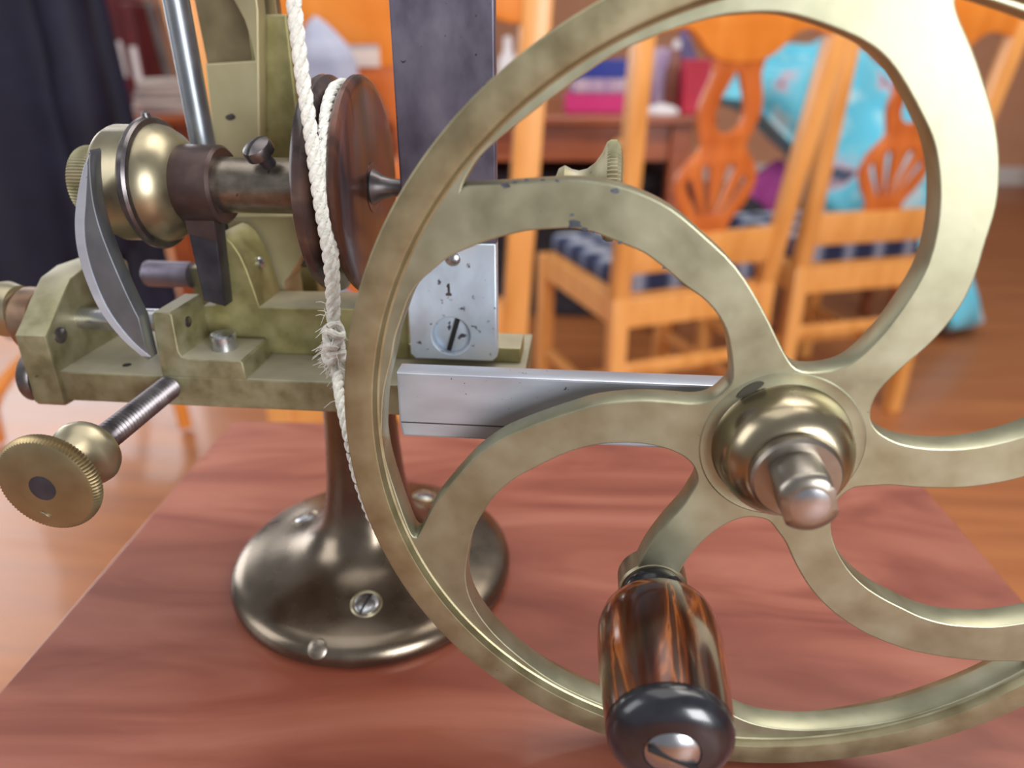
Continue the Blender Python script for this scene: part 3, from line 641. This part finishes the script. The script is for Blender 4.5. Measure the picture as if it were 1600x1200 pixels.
link('collar', tube(spline([Vector((-.08, -.04, 1.11)), Vector((-.04, -.06, 1.135)), Vector((.04, -.06, 1.135)), Vector((.08, -.04, 1.11))], 8), .022, 12), NAVY, ct, sharp=80)

# ------------------------------------------------------------------ table
tb = empty('dining_table', (-.55, 2.95, 0), 'dark red-brown wooden dining table covered with clutter', 'table', R(4.5))
link('tabletop', box(-1.0, .93, -.5, .55, .745, .775, .008, 3), TBL, tb)
link('front_apron', box(-.90, .82, -.43, -.40, .625, .746, .003), TBL, tb)
link('back_apron', box(-.90, .82, .44, .47, .625, .746, .003), TBL, tb)
for s in (-.91, .83):
    link('side_apron', box(s-.015, s+.015, -.40, .45, .625, .746, .003), TBL, tb)
    for y in (-.42, .46): link('leg', bar2((s, y, 0), (s, y, .746), .07, .07, .006), TBL, tb)
link('drawer_pull', lathe([(.012, 0), (.010, .012), (.018, .022), (.016, .032), (0, .036)], (.62, -.43, .685), (0, -1, 0), 20), HON, tb)

# things on the table
TT = .775
def thing(name, me, m, loc, label, cat, rz=0, group=None, sharp=35):
    o = link(name, me, m, None, None, None, None, sharp); o.location = loc; o.rotation_euler = (0, 0, rz); return tag(o, label, cat, group)
papers = empty('newspaper_stack', (-1.36, 2.60, TT), 'pale untidy stack of folded newspapers on left table end', 'newspapers')
for k in range(5):
    link('newspaper', box(-.17+.008*k, .17-.01*k, -.13, .13-.012*k, .021*k, .021*k+.020, .006), PAPR, papers).rotation_euler = (0, 0, R((-4, 3, -2, 5, 1)[k]))
thing('orange_box', box(-.13, .13, -.06, .06, 0, .075, .004), CARD, (-1.25, 2.86, TT+.0), 'flat orange carton behind the newspaper stack', 'box', R(4))
def book(name, h, m, x, y, label, w=.045):
    t = empty(name, (x, y, TT), label, 'book', R(6), 'maroon books standing on the table')
    link('cover', box(-w/2, w/2, -.11, .11, 0, h, .004), m, t); link('page_block', box(-w/2+.006, w/2-.006, -.106, .100, h-.004, h+.001), WHP, t)
    link('spine_label', box(-w/2+.010, w/2-.010, -.1115, -.109, h*.28, h*.60), WHP, t)
book('maroon_book', .37, MARN, -1.680, 2.80, 'tall maroon book standing leftmost on the table', .05)
book('maroon_book', .34, MARN, -1.625, 2.80, 'second maroon book from the left with pale spine label', .045)
for k, (x, tl) in enumerate(((-1.55, -.10), (-1.50, -.13))):
    o = thing('wooden_ruler', box(-.014, .014, -.004, .004, 0, .36, .001), GRYW, (x, 2.80+.03*k, TT), ('grey-brown wooden ruler leaning beside the maroon books', 'second grey wooden ruler leaning right, beside the teal ball')[k], 'ruler')
    o.rotation_euler = (0, tl, 0)
bl = thing('teal_ball', lathe([(0, 0)]+[(.032*math.sin(PI*k/12), .032-.032*math.cos(PI*k/12)) for k in range(1, 12)]+[(0, .064)], (0, 0, 0), (0, 0, 1), 24), TEAL, (-1.42, 2.93, TT+.24), 'small teal ball on the pen jar behind the rulers', 'ball')
thing('pen_jar', lathe([(.04, 0), (.045, .01), (.045, .235), (.043, .24), (.040, .238), (.040, .02), (0, .02)], (0, 0, 0), (0, 0, 1), 28), GRYW, (-1.42, 2.93, TT), 'grey cylindrical pen jar under the teal ball', 'jar')
bb = empty('under_table_dark', (.10, 2.95, 0), 'black box added for the dark space under the table', 'box')  # added black box, its colour makes the dark beneath the tabletop
link('box_body', box(-.52, .30, -.20, .25, 0, .50, .02), BLKC, bb); link('lid', box(-.54, .32, -.22, .27, .50, .56, .01), BLKC, bb)
# grey bag: soft tapered sack
def sack(w, d, h, peak, seed, n=36, lv=14):
    rnd = random.Random(seed); ph = [rnd.uniform(0, 6.3) for _ in range(4)]; v = []; f = []
    for j in range(lv+1):
        t = j/lv; s = (1-.9*max(0, (t-.45)/.55)**1.6) if t < 1 else .04
        s *= .93+.07*math.sin(min(1, t*5)*PI/2)
        for i in range(n):
            a = 2*PI*i/n; k = 1+.05*math.sin(a*5+ph[0]+t*3)+.03*math.sin(a*9+ph[1])
            cx, cy = math.cos(a), math.sin(a)
            v.append((peak*t*t+math.copysign(abs(cx)**.7, cx)*w/2*s*k, math.copysign(abs(cy)**.7, cy)*d/2*s*k, h*t))
    for j in range(lv):
        for i in range(n):
            k = (i+1) % n; f.append((j*n+i, j*n+k, (j+1)*n+k, (j+1)*n+i))
    f += [tuple(range(n))[::-1], tuple(lv*n+i for i in range(n))]
    return clean(frommesh(v, f))
thing('grey_bag', sack(.072, .045, .088, -.010, 4), GRYB, (-.328, .972, .913), 'soft pale grey cloth pouch hanging on the chair back behind the pulley', 'bag', R(10), None, 70)
thing('white_card', box(-.020, .020, -.003, .003, 0, .026, .001), PAPR, (-.285, .985, .943), 'small white card tucked against the chair splat behind the pulley', 'card', R(10))
thing('blue_folder', box(-.15, .10, -.09, .09, 0, .06, .006), BLUE, (.085, 2.74, TT+.105), 'bright blue plastic case on top of a small pile', 'case', R(5))
thing('white_tray', box(-.14, .05, -.09, .09, 0, .045, .006), LILA, (.080, 2.73, TT+.060), 'pale lilac box under the blue case', 'box', R(5))
thing('black_pouch', box(0, .07, -.08, .08, 0, .045, .012), BLKC, (.132, 2.73, TT+.060), 'small black pouch beside the pale lilac box', 'pouch', R(5))
thing('magenta_folder', box(-.14, .14, -.10, .10, 0, .058, .006), MAGE, (.06, 2.72, TT+.0), 'flat magenta plastic folder lying lowest under the pile', 'folder', R(3))
thing('lilac_carton', box(-.03, .03, -.04, .04, 0, .20, .003), LILA, (.245, 2.78, TT), 'narrow lilac and grey carton between the chair posts', 'carton')
bt = empty('brown_bottle', (.288, 2.72, TT), 'brown bottle standing between lilac carton and crimson box', 'bottle')
link('bottle_body', lathe([(.026, 0), (.028, .01), (.028, .13), (.020, .16), (.011, .175), (.011, .20)], (0, 0, 0), (0, 0, 1), 24), BRNB, bt); link('cap', lathe([(.013, .196), (.013, .222), (0, .224)], (0, 0, 0), (0, 0, 1), 20), WHP, bt)
thing('crimson_box', box(-.05, .05, -.04, .04, 0, .165, .004), CRIM, (.350, 2.62, TT), 'crimson cardboard box standing upright on right table end', 'box', R(8))
thing('violet_bag', sack(.10, .09, .26, -.02, 9), VIOL, (.335, 2.80, TT), 'dark violet nylon bag peaking behind the crimson box', 'bag', 0, None, 70)
thing('white_cloth', sack(.11, .07, .035, 0, 12), WHP, (.238, 2.55, TT), 'small crumpled white cloth in front of the lilac carton', 'cloth', 0, None, 70)
thing('white_bottle', lathe([(.03, 0), (.032, .01), (.032, .16), (.014, .19), (.014, .23), (0, .235)], (0, 0, 0), (0, 0, 1), 24), WHP, (-.27, 2.62, TT), 'white plastic bottle seen just right of the steel plate', 'bottle')

# ------------------------------------------------------------------ quilt heap, pouches and plant at the right
def lerp_tab(tab, x):
    for (a, p), (b, q) in zip(tab, tab[1:]):
        if x <= b: return p+(q-p)*max(0, min(1, (x-a)/(b-a)))
    return tab[-1][1]
QTOP = [(.40, .88), (.47, .93), (.53, .95), (.60, .965), (.72, .98), (.86, .985), (1.0, .90), (1.12, .74), (1.25, .52), (1.36, .30), (1.48, .10)]
QBOT = [(.40, .80), (.50, .785), (.58, .75), (.68, .66), (.76, .60), (.80, .42), (.9, .37), (1.1, .36), (1.2, .28), (1.28, .10), (1.34, .004), (1.48, .004)]
def quilt():
    NX, NA = 70, 60; v = []; f = []; rnd = random.Random(11); ph = [rnd.uniform(0, 6.3) for _ in range(6)]
    for i in range(NX+1):
        x = .40+1.08*i/NX; zt, zb = lerp_tab(QTOP, x), lerp_tab(QBOT, x); en = math.sin(PI*min(1, max(0.02, min(i*2.2, NX-i)/9))/2)
        for k in range(NA):
            a = 2*PI*k/NA; c, sn = math.cos(a), math.sin(a)
            lump = 1+.06*math.sin(a*5+x*14+ph[0])+.04*math.sin(a*8-x*23+ph[1])+.025*math.sin(a*3+x*45+ph[2])
            y = 2.80+math.copysign(abs(c)**.6, c)*.20*lump*(.5+.5*en)
            z = (zt+zb)/2+math.copysign(abs(sn)**.6, sn)*(zt-zb)/2*(.55+.45*en)*(lump if sn > 0 else 1)
            v.append((x+.012*math.sin(a*4+ph[3]), y, max(.003, z)))
    for i in range(NX):
        for k in range(NA):
            q = (k+1) % NA; f.append((i*NA+k, i*NA+q, (i+1)*NA+q, (i+1)*NA+k))
    f += [tuple(range(NA))[::-1], tuple(NX*NA+k for k in range(NA))]
    return clean(frommesh(v, f))
thing('quilt', quilt(), TURQ, (0, 0, 0), 'heaped turquoise floral quilt behind the right dining chair', 'quilt', 0, None, 70)
bn = empty('bench', (1.0, 2.80, 0), 'low dark wooden bench under the turquoise quilt', 'bench')
link('bench_seat', box(-.18, .17, -.16, .16, .325, .355, .004), TBL, bn)
for sx in (-1, 1):
    for sy in (-1, 1): link('leg', bar2((sx*.15, sy*.13, 0), (sx*.15, sy*.13, .326), .035, .035, .003), TBL, bn)
def stool(loc):
    t = empty('low_stool', loc, 'low dark stool under the purple and black pouches', 'stool')
    link('stool_seat', box(-.13, .16, -.12, .14, .33, .36, .004), TBL, t)
    for sx in (-.11, .14):
        for sy in (-.10, .12): link('leg', bar2((sx, sy, 0), (sx, sy, .33), .03, .03, .003), TBL, t)
stool((.61, 2.74, 0))
thing('black_pouch', sack(.17, .10, .14, 0, 21), BLKC, (.575, 2.67, .36), 'black cloth pouch on the low stool below the purple one', 'pouch', 0, None, 70)
thing('purple_pouch', sack(.21, .10, .25, .03, 22), PURP, (.665, 2.80, .36), 'purple cloth pouch on the low stool beside the chair splat', 'pouch', 0, None, 70)
pp = empty('potted_plant', (3.42, 5.9, 0), 'small green potted plant on floor by the far wall', 'plant')
link('pot', lathe([(.06, 0), (.085, .14), (.09, .15), (.08, .15), (.07, .13), (0, .13)], (0, 0, 0), (0, 0, 1), 24), BRNB, pp)
for k in range(9):
    a = k*2.4; d = Vector((math.cos(a), math.sin(a), 0)); w = Vector((-d.y, d.x, 0))*.03
    b = Vector((0, 0, .13)); m1 = b+d*.08+Vector((0, 0, .12)); e = b+d*.17+Vector((0, 0, .09))
    link('leaf', clean(frommesh([b, m1-w, m1+w, e, m1+Vector((0, 0, .004))], [(0, 1, 4), (0, 4, 2), (1, 3, 4), (4, 3, 2)])), GRN, pp)
